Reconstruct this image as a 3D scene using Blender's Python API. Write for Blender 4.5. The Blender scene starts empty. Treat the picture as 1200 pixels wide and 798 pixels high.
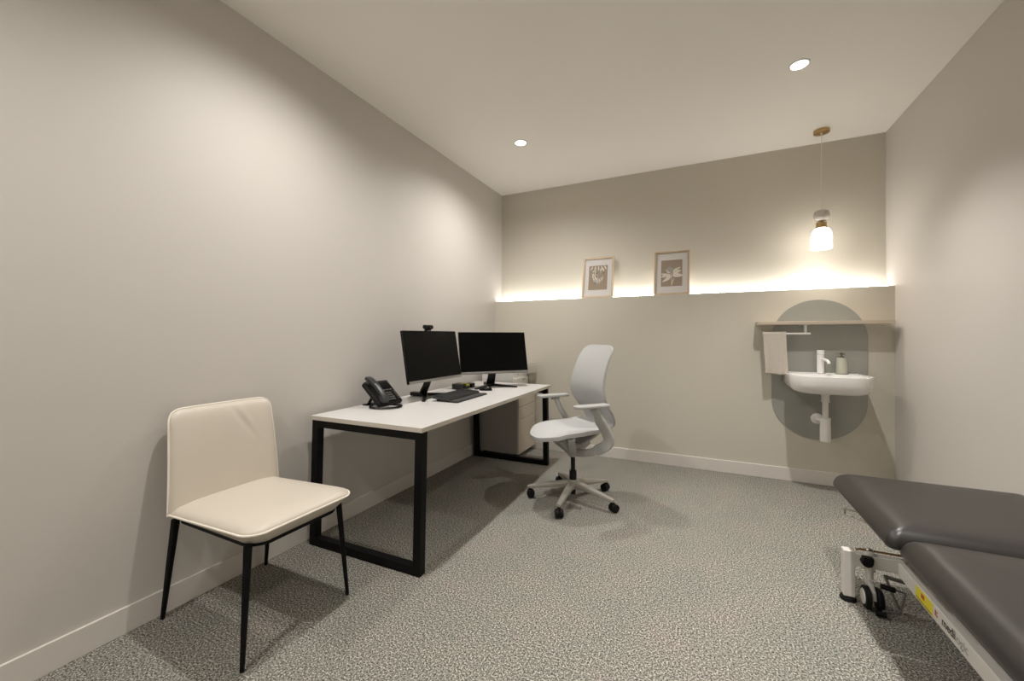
import bpy, bmesh, math, random
from mathutils import Vector, Matrix
random.seed(7)
PI = math.pi
S = bpy.context.scene
COL = S.collection

# ------------------------------------------------------------------ camera
CAM_H = 1.2
F_PX = 473.46
cam_d = bpy.data.cameras.new('camera'); cam = bpy.data.objects.new('camera', cam_d); COL.objects.link(cam)
cam_d.sensor_width = 36.0; cam_d.sensor_fit = 'HORIZONTAL'
cam_d.lens = F_PX / 1200 * 36
cam_d.shift_y = -5.656 / 1200
cam_d.clip_start = 0.02
cam.location = (0, 0, CAM_H)
cam.rotation_euler = (PI / 2, 0, 0.4424)
S.camera = cam

# ------------------------------------------------------------------ exposure, world
S.view_settings.view_transform = 'Standard'
S.view_settings.look = 'None'
S.view_settings.exposure = 0.0
S.view_settings.gamma = 1.0
S.view_settings.use_curve_mapping = False
W = bpy.data.worlds.new('world'); S.world = W; W.use_nodes = True
W.node_tree.nodes['Background'].inputs[0].default_value = (0.9, 0.92, 1, 1)
W.node_tree.nodes['Background'].inputs[1].default_value = 0.05

# x, y, watts, beam angle
DOWNLIGHTS = [(-1.388, 3.10, 118, 158), (0.519, 2.92, 178, 100), (-1.388, 1.36, 112, 158), (0.56, 1.30, 190, 92), (-1.388, -0.40, 122, 158), (0.56, -0.40, 160, 120)]  # last two are added fill lights behind the camera, evening out the walls
LED_STRENGTH = 28.0

# room (metres): floor z 0, camera at x 0, y 0
XL, XR, YB, YU, YF, ZC, ZL = -2.113, 1.314, 4.014, 4.186, -1.3, 2.822, 1.582

# ------------------------------------------------------------------ materials
MATS = {}
def mat(name, color, rough=0.5, metal=0.0, coat=0.0, spec=0.5, emit=None, estr=0.0, bump=None, var=None, trans=0.0):
    """bump=(scale, strength, distance)  var=(scale, amount, second colour)"""
    if name in MATS: return MATS[name]
    m = bpy.data.materials.new(name); m.use_nodes = True
    nt = m.node_tree; b = nt.nodes['Principled BSDF']
    b.inputs['Base Color'].default_value = (*color, 1)
    b.inputs['Roughness'].default_value = rough
    b.inputs['Metallic'].default_value = metal
    b.inputs['Coat Weight'].default_value = coat
    b.inputs['Specular IOR Level'].default_value = spec
    b.inputs['Transmission Weight'].default_value = trans
    if emit:
        b.inputs['Emission Color'].default_value = (*emit, 1); b.inputs['Emission Strength'].default_value = estr
    if bump or var:
        tc = nt.nodes.new('ShaderNodeTexCoord')
    if bump:
        n = nt.nodes.new('ShaderNodeTexNoise'); n.inputs['Scale'].default_value = bump[0]; n.inputs['Detail'].default_value = 4
        bp = nt.nodes.new('ShaderNodeBump'); bp.inputs['Strength'].default_value = bump[1]; bp.inputs['Distance'].default_value = bump[2]
        nt.links.new(tc.outputs['Object'], n.inputs['Vector']); nt.links.new(n.outputs['Fac'], bp.inputs['Height'])
        nt.links.new(bp.outputs['Normal'], b.inputs['Normal'])
    if var:
        n2 = nt.nodes.new('ShaderNodeTexNoise'); n2.inputs['Scale'].default_value = var[0]; n2.inputs['Detail'].default_value = 5
        nt.links.new(tc.outputs['Object'], n2.inputs['Vector'])
        mx = nt.nodes.new('ShaderNodeMix'); mx.data_type = 'RGBA'
        mx.inputs['A'].default_value = (*color, 1); mx.inputs['B'].default_value = (*var[2], 1)
        rp = nt.nodes.new('ShaderNodeMapRange'); rp.inputs[1].default_value = .35; rp.inputs[2].default_value = .65; rp.inputs[4].default_value = var[1]
        nt.links.new(n2.outputs['Fac'], rp.inputs[0]); nt.links.new(rp.outputs[0], mx.inputs['Factor'])
        nt.links.new(mx.outputs['Result'], b.inputs['Base Color'])
    MATS[name] = m
    return m

def carpet_mat():
    m = bpy.data.materials.new('carpet'); m.use_nodes = True; nt = m.node_tree; b = nt.nodes['Principled BSDF']
    b.inputs['Roughness'].default_value = 1.0; b.inputs['Specular IOR Level'].default_value = 0.1
    tc = nt.nodes.new('ShaderNodeTexCoord')
    n1 = nt.nodes.new('ShaderNodeTexNoise'); n1.inputs['Scale'].default_value = 145; n1.inputs['Detail'].default_value = 5; n1.inputs['Roughness'].default_value = .8
    n2 = nt.nodes.new('ShaderNodeTexNoise'); n2.inputs['Scale'].default_value = 4.0; n2.inputs['Detail'].default_value = 5
    n3 = nt.nodes.new('ShaderNodeTexVoronoi'); n3.inputs['Scale'].default_value = 120
    for n in (n1, n2, n3): nt.links.new(tc.outputs['Object'], n.inputs['Vector'])
    r = nt.nodes.new('ShaderNodeValToRGB')
    e = r.color_ramp.elements
    e[0].position = .40; e[0].color = (.020, .021, .019, 1)
    e[1].position = .605; e[1].color = (.68, .635, .58, 1)
    x = e.new(.45); x.color = (.115, .119, .110, 1)
    x = e.new(.53); x.color = (.27, .257, .235, 1)
    nt.links.new(n1.outputs['Fac'], r.inputs['Fac'])
    mr = nt.nodes.new('ShaderNodeMapRange'); mr.inputs[1].default_value = .35; mr.inputs[2].default_value = .65; mr.inputs[3].default_value = .0; mr.inputs[4].default_value = 1
    nt.links.new(n2.outputs['Fac'], mr.inputs[0])
    mx = nt.nodes.new('ShaderNodeMix'); mx.data_type = 'RGBA'; mx.blend_type = 'MULTIPLY'; mx.inputs['Factor'].default_value = 1
    cr = nt.nodes.new('ShaderNodeMix'); cr.data_type = 'RGBA'
    cr.inputs['A'].default_value = (.90, .93, .87, 1); cr.inputs['B'].default_value = (1.02, .965, .92, 1)
    nt.links.new(mr.outputs[0], cr.inputs['Factor'])
    nt.links.new(r.outputs['Color'], mx.inputs['A']); nt.links.new(cr.outputs['Result'], mx.inputs['B'])
    nt.links.new(mx.outputs['Result'], b.inputs['Base Color'])
    bp = nt.nodes.new('ShaderNodeBump'); bp.inputs['Strength'].default_value = .6; bp.inputs['Distance'].default_value = .004
    nt.links.new(n3.outputs['Distance'], bp.inputs['Height']); nt.links.new(bp.outputs['Normal'], b.inputs['Normal'])
    return m

def wood_mat(name, c1, c2, scale=(3, 40, 40), rough=.45):
    m = bpy.data.materials.new(name); m.use_nodes = True; nt = m.node_tree; b = nt.nodes['Principled BSDF']
    b.inputs['Roughness'].default_value = rough
    tc = nt.nodes.new('ShaderNodeTexCoord'); mp = nt.nodes.new('ShaderNodeMapping'); mp.inputs['Scale'].default_value = scale
    n = nt.nodes.new('ShaderNodeTexNoise'); n.inputs['Scale'].default_value = 1; n.inputs['Detail'].default_value = 5
    r = nt.nodes.new('ShaderNodeValToRGB'); r.color_ramp.elements[0].color = (*c1, 1); r.color_ramp.elements[1].color = (*c2, 1)
    r.color_ramp.elements[0].position = .3; r.color_ramp.elements[1].position = .7
    nt.links.new(tc.outputs['Object'], mp.inputs['Vector']); nt.links.new(mp.outputs['Vector'], n.inputs['Vector'])
    nt.links.new(n.outputs['Fac'], r.inputs['Fac']); nt.links.new(r.outputs['Color'], b.inputs['Base Color'])
    return m

wall_light = mat('wall_light_paint', (.60, .565, .52), .55, spec=.3, bump=(220, .06, .001))
wall_dark = mat('wall_taupe_paint', (.60, .56, .475), .6, spec=.3, bump=(220, .06, .001))
ceil_m = mat('ceiling_paint', (.90, .865, .805), .85, spec=.2)
skirt_m = mat('skirting_paint', (.70, .66, .61), .35)
carpet = carpet_mat()
black_metal = mat('black_powder_coat', (.004, .004, .004), .5, spec=.15, bump=(300, .1, .0005))
white_top = mat('white_laminate', (.62, .60, .58), .4, bump=(400, .03, .0003))
edge_m = mat('laminate_edge', (.62, .57, .50), .5)
leather = mat('cream_leather', (.60, .54, .455), .42, bump=(170, .12, .0008), var=(6, .15, (.55, .49, .41)))
piping_m = mat('cream_piping', (.82, .76, .66), .45)
black_plastic = mat('black_plastic', (.007, .007, .007), .42, spec=.25)
black_gloss = mat('black_gloss', (.004, .004, .004), .3, spec=.25)
rubber = mat('black_rubber', (.006, .006, .006), .6, spec=.2)
screen_m = mat('screen_glass', (.002, .002, .002), .26, spec=.13)
silver_m = mat('silver_plastic', (.30, .29, .27), .35, metal=.5)
charcoal = mat('charcoal_plastic', (.040, .041, .041), .5, spec=.3)
key_m = mat('key_plastic', (.030, .031, .031), .5, spec=.3)
rest_m = mat('wrist_rest', (.055, .055, .054), .7, spec=.2)
white_plastic = mat('white_plastic', (.78, .76, .72), .35)
grey_plastic = mat('light_grey_plastic', (.43, .43, .41), .45)
mesh_fabric = mat('light_grey_fabric', (.50, .50, .49), .75, bump=(500, .25, .0008))
alu = mat('satin_grey_base', (.42, .395, .35), .38, metal=.35)
ceramic = mat('white_ceramic', (.84, .82, .79), .12, coat=.5)
white_gloss = mat('white_enamel', (.84, .82, .79), .25)
splash = mat('grey_green_glass', (.33, .33, .292), .12, coat=.8)
shelf_m = wood_mat('shelf_laminate', (.50, .42, .33), (.56, .48, .38), (2, 30, 30))
oak = wood_mat('pale_oak', (.50, .37, .235), (.62, .48, .32), (20, 20, 4))
brass = mat('brushed_brass', (.50, .34, .16), .32, metal=.9)
towel_m = mat('towel_cotton', (.56, .50, .43), .95, bump=(260, .9, .003), var=(60, .35, (.48, .43, .36)))
sage = mat('sage_ceramic', (.45, .45, .36), .45)
pump_m = mat('dark_sage_metal', (.16, .165, .12), .35, metal=.4)
vinyl = mat('charcoal_brown_vinyl', (.022, .019, .017), .36, spec=.5, bump=(260, .10, .0008))
cream_steel = mat('cream_steel', (.66, .63, .58), .35)
grey_steel = mat('grey_steel', (.14, .135, .125), .4, metal=.5)
chrome = mat('chrome', (.55, .52, .47), .18, metal=1)
ped_side = mat('pedestal_grey', (.36, .34, .31), .4, spec=.5)
ped_front = mat('pedestal_white_oak', (.62, .55, .46), .5)
dark_gap = mat('dark_gap', (.03, .028, .025), .8)
mat_board = mat('mat_board', (.74, .71, .69), .8)
art_brown = mat('art_taupe', (.36, .28, .20), .8, var=(60, .3, (.33, .25, .18)))
art_cream = mat('art_cream', (.80, .74, .64), .8)
art_grey = mat('art_grey', (.40, .38, .34), .8)
art_dark = mat('art_dark', (.045, .04, .035), .8)
yellow_m = mat('yellow_label', (.72, .62, .03), .5)
lime_m = mat('lime_label', (.62, .60, .05), .5)
red_m = mat('red_ink', (.50, .06, .03), .5)
ink = mat('dark_ink', (.03, .03, .03), .5)
grey_ink = mat('grey_ink', (.30, .29, .28), .5)
lens_m = mat('lit_lens', (1, 1, 1), .5, emit=(1, .95, .88), estr=14)
led_m = mat('led_strip_light', (1, 1, 1), .5, emit=(1, .985, .965), estr=LED_STRENGTH)
shade_m = mat('lit_opal_glass', (1, 1, 1), .3, emit=(1, .95, .87), estr=11.0)
glass_m = None
def glass_mat():
    m = bpy.data.materials.new('picture_glass'); m.use_nodes = True; nt = m.node_tree
    nt.nodes.remove(nt.nodes['Principled BSDF']); out = nt.nodes['Material Output']
    tr = nt.nodes.new('ShaderNodeBsdfTransparent'); gl = nt.nodes.new('ShaderNodeBsdfGlossy'); gl.inputs['Roughness'].default_value = .02
    mx = nt.nodes.new('ShaderNodeMixShader')
    mx.inputs[0].default_value = .045; nt.links.new(tr.outputs[0], mx.inputs[1]); nt.links.new(gl.outputs[0], mx.inputs[2])
    nt.links.new(mx.outputs[0], out.inputs['Surface'])
    return m
glass_m = glass_mat()

# ------------------------------------------------------------------ mesh helpers
class MB:
    def __init__(s): s.bm = bmesh.new(); s.mi = 0
    def _mark(s, before):
        for f in s.bm.faces:
            if f.index < 0 or f not in before: pass
    def _faces(s, fs):
        for f in fs: f.material_index = s.mi
    def box(s, c, d, rot=None):
        v = []
        R = rot if rot is not None else Matrix.Identity(3)
        for x in (-.5, .5):
            for y in (-.5, .5):
                for z in (-.5, .5):
                    v.append(s.bm.verts.new(Vector(c) + R @ Vector((x * d[0], y * d[1], z * d[2]))))
        q = [(0, 1, 3, 2), (4, 6, 7, 5), (0, 4, 5, 1), (2, 3, 7, 6), (0, 2, 6, 4), (1, 5, 7, 3)]
        s._faces([s.bm.faces.new([v[i] for i in f]) for f in q])
        return s
    def bb(s, x0, x1, y0, y1, z0, z1):
        return s.box(((x0 + x1) / 2, (y0 + y1) / 2, (z0 + z1) / 2), (abs(x1 - x0), abs(y1 - y0), abs(z1 - z0)))
    def loft(s, rings, cap=True, closed=True):
        R = [[s.bm.verts.new(p) for p in r] for r in rings]
        fs = []
        n = len(R[0])
        for a, b in zip(R, R[1:]):
            for i in range(n if closed else n - 1):
                j = (i + 1) % n
                try: fs.append(s.bm.faces.new((a[i], a[j], b[j], b[i])))
                except ValueError: pass
        if cap:
            fs.append(s.bm.faces.new(list(reversed(R[0])))); fs.append(s.bm.faces.new(R[-1]))
        s._faces(fs)
        return s
    def prism(s, poly, z0, z1, M4=None):
        M4 = M4 or Matrix.Identity(4)
        return s.loft([[M4 @ Vector((x, y, z0)) for x, y in poly], [M4 @ Vector((x, y, z1)) for x, y in poly]])
    def cone(s, p0, p1, r0, r1=None, seg=24):
        r1 = r0 if r1 is None else r1
        p0, p1 = Vector(p0), Vector(p1); d = (p1 - p0).normalized()
        a = d.orthogonal().normalized(); b = d.cross(a)
        return s.loft([[p + (a * math.cos(t) + b * math.sin(t)) * r for t in [2 * PI * i / seg for i in range(seg)]] for p, r in ((p0, r0), (p1, r1))])
    def lathe(s, prof, o=(0, 0, 0), seg=36, M3=None):
        M3 = M3 or Matrix.Identity(3); o = Vector(o)
        return s.loft([[o + M3 @ Vector((max(r, 1e-4) * math.cos(t), max(r, 1e-4) * math.sin(t), z)) for t in [2 * PI * i / seg for i in range(seg)]] for r, z in prof])
    def tube(s, path, r, seg=10, sq=None, closed=False):
        """round tube of radius r (or list); sq=(w,h) for a flat section, w sideways, h up"""
        P = [Vector(p) for p in path]; n = len(P); rings = []
        up = Vector((0, 0, 1)); last = None
        for i, p in enumerate(P):
            if closed: d = (P[(i + 1) % n] - P[i - 1]).normalized()
            else: d = ((P[min(i + 1, n - 1)] - P[max(i - 1, 0)])).normalized()
            if last is None:
                a = d.cross(up)
                if a.length < .05: a = d.cross(Vector((1, 0, 0)))
                a.normalize()
            else:
                a = last - d * last.dot(d); a.normalize()
            last = a; b = a.cross(d)
            rr = r[i] if isinstance(r, (list, tuple)) else r
            if sq:
                w, h = (sq[i] if isinstance(sq[0], (list, tuple)) else sq)
                ring = []
                for t in [2 * PI * (k + .5) / 12 for k in range(12)]:
                    c_, s_ = math.cos(t), math.sin(t); e = .45
                    ring.append(p + a * (w / 2) * math.copysign(abs(c_) ** e, c_) + b * (h / 2) * math.copysign(abs(s_) ** e, s_))
                rings.append(ring)
            else:
                rings.append([p + (a * math.cos(t) + b * math.sin(t)) * rr for t in [2 * PI * k / seg for k in range(seg)]])
        if closed: rings.append(rings[0]); return s.loft(rings, cap=False)
        return s.loft(rings)
    def grid(s, fn, nu, nv):
        V = [[s.bm.verts.new(fn(u / nu, v / nv)) for v in range(nv + 1)] for u in range(nu + 1)]
        s._faces([s.bm.faces.new((V[i][j], V[i + 1][j], V[i + 1][j + 1], V[i][j + 1])) for i in range(nu) for j in range(nv)])
        return s
    def build(s, name, m, parent=None, bevel=0, sub=0, solid=0, smooth=True, angle=35, M4=None, seg=2):
        bmesh.ops.remove_doubles(s.bm, verts=s.bm.verts, dist=1e-6)
        bmesh.ops.recalc_face_normals(s.bm, faces=s.bm.faces)
        if M4 is not None: bmesh.ops.transform(s.bm, matrix=M4, verts=s.bm.verts)
        me = bpy.data.meshes.new(name); s.bm.to_mesh(me); s.bm.free()
        for x in (m if isinstance(m, (list, tuple)) else [m]): me.materials.append(x)
        for p in me.polygons: p.use_smooth = smooth
        if smooth and not sub: me.set_sharp_from_angle(angle=math.radians(angle))
        o = bpy.data.objects.new(name, me); COL.objects.link(o)
        if parent is not None: o.parent = parent
        if solid:
            md = o.modifiers.new('solid', 'SOLIDIFY'); md.thickness = solid; md.offset = 0
        if bevel:
            md = o.modifiers.new('bevel', 'BEVEL'); md.width = bevel; md.segments = seg; md.limit_method = 'ANGLE'; md.angle_limit = math.radians(35)
            md.harden_normals = True
        if sub:
            md = o.modifiers.new('sub', 'SUBSURF'); md.levels = sub; md.render_levels = sub
        return o

def tag(o, label, cat, group=None):
    o['label'] = label; o['category'] = cat
    if group: o['group'] = group
    return o
def thing(name, label, cat, loc=(0, 0, 0), rz=0, group=None):
    o = bpy.data.objects.new(name, None); COL.objects.link(o); o.location = loc; o.rotation_euler = (0, 0, rz); o.empty_display_size = .05
    return tag(o, label, cat, group)
def struct(o): o['kind'] = 'structure'; return o
def part(o, label): o['label'] = label; return o
def rrect(x0, x1, y0, y1, r, n=6):
    """rounded rectangle; r one radius or four (x0y0, x1y0, x1y1, x0y1)"""
    r = r if isinstance(r, (list, tuple)) else [r] * 4
    pts = []
    for (cx, cy, a, q) in ((x0 + r[0], y0 + r[0], PI, r[0]), (x1 - r[1], y0 + r[1], 1.5 * PI, r[1]), (x1 - r[2], y1 - r[2], 0, r[2]), (x0 + r[3], y1 - r[3], .5 * PI, r[3])):
        for k in range(n + 1):
            t = a + .5 * PI * k / n; pts.append((cx + q * math.cos(t), cy + q * math.sin(t)))
    return pts
def smooth_path(pts, n=8):
    P = [Vector(p) for p in pts]; out = []
    for i in range(len(P) - 1):
        p0, p1, p2, p3 = P[max(i - 1, 0)], P[i], P[i + 1], P[min(i + 2, len(P) - 1)]
        for k in range(n):
            t = k / n
            out.append(.5 * ((2 * p1) + (p2 - p0) * t + (2 * p0 - 5 * p1 + 4 * p2 - p3) * t * t + (3 * p1 - p0 - 3 * p2 + p3) * t ** 3))
    out.append(P[-1]); return out
def lerp_tab(tab, x):
    for (a, va), (b, vb) in zip(tab, tab[1:]):
        if x <= b:
            t = (x - a) / (b - a); t = max(0, min(1, t)); t = t * t * (3 - 2 * t) if False else t
            return [p + (q - p) * t for p, q in zip(va, vb)]
    return list(tab[-1][1])

# ------------------------------------------------------------------ the room
T = .12
struct(MB().bb(XL - T, XR + T, YF - T, YU + T, -.1, 0).build('floor', carpet, smooth=False))
struct(MB().bb(XL - T, XR + T, YF - T, YU + T, ZC, ZC + .1).build('ceiling', ceil_m, smooth=False))
struct(MB().bb(XL - T, XL, YF - T, YU + T, 0, ZC).build('wall_left', wall_light, smooth=False))
struct(MB().bb(XR, XR + T, YF - T, YU + T, 0, ZC).build('wall_right', wall_light, smooth=False))
struct(MB().bb(XL, XR, YU, YU + T, 0, ZC).build('wall_back', wall_dark, smooth=False))
struct(MB().bb(XL, XR, YF - T, YF, 0, ZC).build('wall_front', wall_light, smooth=False))
struct(MB().bb(XL, XR, YB, YU, 0, ZL).build('wall_back_lower', wall_dark, smooth=False))
SK, SH = .012, .106
struct(MB().bb(XL, XL + SK, YF, YB, 0, SH).build('baseboard_left', skirt_m, bevel=.002))
struct(MB().bb(XL + SK, XR - SK, YB - SK, YB, 0, SH).build('baseboard_back', skirt_m, bevel=.002))
struct(MB().bb(XR - SK, XR, YF, YB, 0, SH).build('baseboard_right', skirt_m, bevel=.002))
struct(MB().bb(XL + SK, XR - SK, YF, YF + SK, 0, SH).build('baseboard_front', skirt_m, bevel=.002))

# ------------------------------------------------------------------ lights
def area(name, loc, size, power, color, parent=None, spread=150, rot=None):
    l = bpy.data.lights.new(name, 'AREA'); l.shape = 'DISK'; l.size = size; l.energy = power; l.color = color; l.spread = math.radians(spread)
    o = bpy.data.objects.new(name, l); COL.objects.link(o); o.location = loc
    if rot: o.rotation_euler = rot
    if parent is not None: o.parent = parent
    return o
dl_labels = ['round recessed ceiling downlight over the desk and the computer screens',
             'round recessed ceiling downlight in front of the brass pendant lamp',
             'round recessed ceiling downlight above the cream guest chair',
             'round recessed ceiling downlight above the near end of the treatment couch',
             'added unseen ceiling fill light behind the viewer on the left',
             'added unseen ceiling fill light behind the viewer on the right']
for i, (x, y, watts, beam) in enumerate(DOWNLIGHTS):
    t = thing('ceiling_light', dl_labels[i], 'ceiling light', (x, y, ZC), 0, 'recessed ceiling downlights')
    MB().lathe([(.044, -.001), (.044, -.004), (.048, -.0055), (.054, -.004), (.056, 0), (.056, .0)]).build('trim_ring', white_plastic, t)
    MB().lathe([(.0, -.0015), (.0435, -.0015), (.0435, -.0035), (.0, -.004)]).build('lens', lens_m, t)
    l = bpy.data.lights.new('downlight_beam', 'SPOT'); l.energy = watts; l.color = (1, .972, .94)
    l.spot_size = math.radians(beam); l.spot_blend = 1.0; l.shadow_soft_size = .035
    o = bpy.data.objects.new('downlight_beam', l); COL.objects.link(o); o.parent = t; o.location = (0, 0, -.012)

# LED strip lying on the ledge behind the pictures
t = thing('led_strip', 'glowing white light strip running along the ledge of the back wall', 'light strip', (0, YU - .072, ZL))
MB().bb(XL + .005, XR - .005, -.012, .012, 0, .006).build('channel', white_plastic, t)
MB().bb(XL + .01, XR - .01, -.009, .009, .006, .010).build('diffuser', led_m, t)

# ------------------------------------------------------------------ desk
DZ = .738
desk = thing('office_desk', 'white topped office desk with black metal loop legs against the left wall', 'desk', (-1.268, 1.629, 0), math.radians(0.8))
L_, D_ = 1.955, .79           # local x: -D..0 (towards the wall), local y: 0..L
o = MB().bb(-D_, 0, 0, L_, DZ - .025, DZ).build('tabletop', [white_top, edge_m], desk, bevel=.0015)
for p in o.data.polygons:
    if abs(p.normal.z) < .5: p.material_index = 1
def loop(y_in, lean):
    w = .045
    def ring(z, x0, x1, yy): return None
    m = MB()
    zt = DZ - .0252
    for xa, xb in ((-D_ + .008, -D_ + .008 + w), (-w - .002, -.002)):
        y0b, y0t = y_in - lean, y_in
        m.loft([[Vector((x, y, z)) for x, y in ((xa, yy), (xb, yy), (xb, yy + w), (xa, yy + w))] for z, yy in ((0.001, y0b), (zt, y0t))])
    f = lean * w / zt
    m.loft([[Vector((x, y, z)) for y, z in ((y_in - lean, .0), (y_in - lean + w, .0), (y_in - lean + w + f, w), (y_in - lean + f, w))] for x in (-D_ + .010, -.004)])
    m.loft([[Vector((x, y, z)) for y, z in ((y_in - f, zt - .04), (y_in + w - f, zt - .04), (y_in + w, zt), (y_in, zt))] for x in (-D_ + .010, -.004)])
    return m
loop(.004, .022).build('leg_frame', black_metal, desk, bevel=.002)
loop(L_ - .049 - .055, -.022).build('leg_frame', black_metal, desk, bevel=.002)
MB().bb(-D_ + .12, -D_ + .16, .05, L_ - .10, DZ - .066, DZ - .026).build('support_beam', black_metal, desk, bevel=.002)

# ------------------------------------------------------------------ drawer pedestal and printer beyond the desk
px0, px1, py0, py1 = -2.07, -1.615, 3.56, 3.985
ped = thing('drawer_pedestal', 'white fronted three drawer pedestal with grey sides at the far end of the desk', 'drawer pedestal', ((px0 + px1) / 2, (py0 + py1) / 2, 0))
cx, cy = (px0 + px1) / 2, (py0 + py1) / 2
hx, hy = (px1 - px0) / 2, (py1 - py0) / 2
MB().bb(-hx, hx - .018, -hy, hy, .045, .655).build('body', ped_side, ped, bevel=.002)
for z0, z1 in ((.048, .382), (.386, .505), (.509, .652)):
    MB().bb(hx - .0175, hx, -hy + .002, hy - .002, z0, z1).build('drawer', ped_front, ped, bevel=.0015)
for sx in (-1, 1):
    for sy in (-1, 1):
        MB().cone((sx * (hx - .06) - .01, sy * (hy - .06), .022), (sx * (hx - .06) + .01, sy * (hy - .06), .022), .022).bb(sx * (hx - .06) - .014, sx * (hx - .06) + .014, sy * (hy - .06) - .012, sy * (hy - .06) + .012, .03, .0455).build('caster', rubber, ped)

pr = thing('printer', 'white desktop printer standing on the drawer pedestal behind the right screen', 'printer', (-1.88, 3.80, .6555))
MB().bb(-.185, .185, -.175, .185, 0, .015).bb(-.18, .175, -.17, .18, .010, .2).build('body', white_plastic, pr, bevel=.006)
MB().bb(.172, .188, -.165, .175, .03, .115).build('paper_drawer', white_plastic, pr, bevel=.003)
MB().bb(.186, .192, .02, .09, .085, .10).build('drawer_handle', grey_plastic, pr, bevel=.002)
MB().bb(-.175, .165, -.165, .175, .2, .235).bb(-.15, .02, -.14, .15, .23, .275).build('lid', white_plastic, pr, bevel=.006)
MB().tube(smooth_path([(.05, .10, .236), (.14, .10, .237), (.22, .10, .25), (.285, .10, .268)]), .01, sq=(.13, .006)).build('output_tray', white_plastic, pr)
MB().bb(.19, .1925, -.10, -.07, .15, .16).build('button_panel', grey_plastic, pr)

# ------------------------------------------------------------------ monitors (local +x faces the viewer of the screen)
def monitor(label, loc, facing, tilt, w, hub_off, cam_label=None):
    t = thing('computer_monitor', label, 'monitor', loc, facing, 'computer monitors on the desk')
    h = .372; zb = .131
    tl = Matrix.Translation((0, 0, zb)) @ Matrix.Rotation(-tilt, 4, 'Y')
    MB().bb(-.022, 0, -w / 2, w / 2, 0, h).bb(-.038, -.02, -w * .32, w * .32, .05, h - .09).build('casing', black_plastic, t, bevel=.002, M4=tl)
    MB().bb(0.0002, .0022, -w / 2 + .004, w / 2 - .004, .019, h - .004).build('screen', screen_m, t, M4=tl)
    part(MB().bb(.0002, .004, -w / 2 + .001, w / 2 - .001, .0005, .018).build('lower_bezel', silver_m, t, bevel=.001, M4=tl), 'silver strip along the bottom of the screen')
    hx_ = -hub_off
    # neck leans forward from the hub up to the back of the screen
    MB().tube([(hx_ - .018, 0, .030), (hx_ + .015, 0, .09), (hx_ + .045, 0, .17), (hx_ + .05, 0, .24)], .01, sq=[(.080, .026), (.072, .024), (.07, .022), (.07, .022)]).build('neck', black_gloss, t)
    for s in (-1, 1):
        MB().tube(smooth_path([(hx_ - .01, 0, .018), (hx_ + .05, s * .06, .016), (hx_ + .115, s * .15, .010), (hx_ + .145, s * .195, .006)], 4), .01,
                  sq=[(.046 - .022 * i / 12, .026 - .014 * i / 12) for i in range(13)]).build('foot', black_gloss, t)
    MB().tube([(hx_, 0, .018), (hx_ - .05, 0, .018), (hx_ - .12, 0, .018)], .01, sq=(.06, .030)).build('rear_foot', black_gloss, t)
    return t, tl, h
mon1, tl1, mh = monitor('black computer screen with a webcam on top, nearer the telephone', (-1.784, 2.478, DZ), math.radians(-1.5), math.radians(9.5), .625, .12)
mon2, tl2, _ = monitor('black computer screen turned towards the office chair, beside the printer', (-1.651, 3.153, DZ), math.radians(-41), math.radians(13), .632, .12)

# webcam on the left screen
wm = Matrix.Translation((-1.784, 2.478, DZ)) @ Matrix.Rotation(math.radians(-1.5), 4, 'Z') @ tl1 @ Matrix.Translation((0, 0, mh))
wc = thing('webcam', 'small black webcam clipped on top of the left screen', 'webcam', wm @ Vector((-.008, -.02, 0.002)), math.radians(-1.5))
MB().bb(-.025, .012, -.016, .016, 0, .012).bb(-.03, -.022, -.014, .014, -.04, .01).build('clip', black_plastic, wc, bevel=.002)
o = MB().cone((-.005, -.046, .028), (-.005, .046, .028), .0165, seg=20).build('body', black_plastic, wc, bevel=.005)
MB().cone((.008, 0, .028), (.016, 0, .028), .013, .011).build('lens', black_gloss, wc)

# ------------------------------------------------------------------ keyboard, mouse, small box, telephone
K0, K1, K2, K3 = Vector((-1.516, 2.309, 0)), Vector((-1.512, 2.779, 0)), Vector((-1.748, 2.384, 0)), Vector((-1.72, 2.80, 0))
kb = thing('keyboard', 'dark grey computer keyboard with a wrist rest on the desk', 'keyboard', (-1.525, 2.56, DZ), math.radians(-86))
# local: x along the keyboard (left to right of its user -> +y world), y depth away from the user
kbR = Matrix.Rotation(math.radians(5.0), 4, 'X')
MB().prism(rrect(-.225, .225, 0.0, .072, .012), .002, .012).build('wrist_rest', rest_m, kb, bevel=.003)
kb.rotation_euler = (0, 0, math.radians(92))
MB().prism(rrect(-.225, .225, .068, .215, .012), .002, .016).build('body', charcoal, kb, bevel=.003, M4=kbR)
rows = [(.078, .4), (.1, .42), (.122, .42), (.144, .42), (.166, .42), (.192, .42)]
m = MB()
for r, (yy, _) in enumerate(rows):
    n = 21; x = -.215
    while x < .213:
        wk = .0185
        if r == 0 and -.13 < x < 0.0: wk = .11
        if not (.068 < x < .074 or .138 < x < .143):
            m.box((x + wk / 2, yy + .009, .0185), (wk - .003, .016, .006))
        x += wk + .0012
m.build('keys', key_m, kb, bevel=.001, M4=kbR, seg=1)
for s in (-1, 1):
    MB().bb(s * .18 - .014, s * .18 + .014, .178, .19, .0, .022).build('rear_foot', black_plastic, kb, bevel=.001)

ms = thing('computer_mouse', 'black computer mouse on the desk past the end of the keyboard', 'mouse', (-1.66, 2.985, DZ), math.radians(195))
def mouse_fn(u, v):
    a = u * 2 * PI; t = v * PI / 2
    r = math.cos(t); z = math.sin(t)
    return Vector((.057 * r * math.cos(a), .031 * r * math.sin(a), .001 + .034 * z * (1 - .25 * r * math.cos(a))))
MB().grid(mouse_fn, 28, 8).build('shell', black_gloss, ms)
MB().cone((-.03, -.004, .026), (-.03, .004, .026), .010).build('scroll_wheel', rubber, ms)

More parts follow.
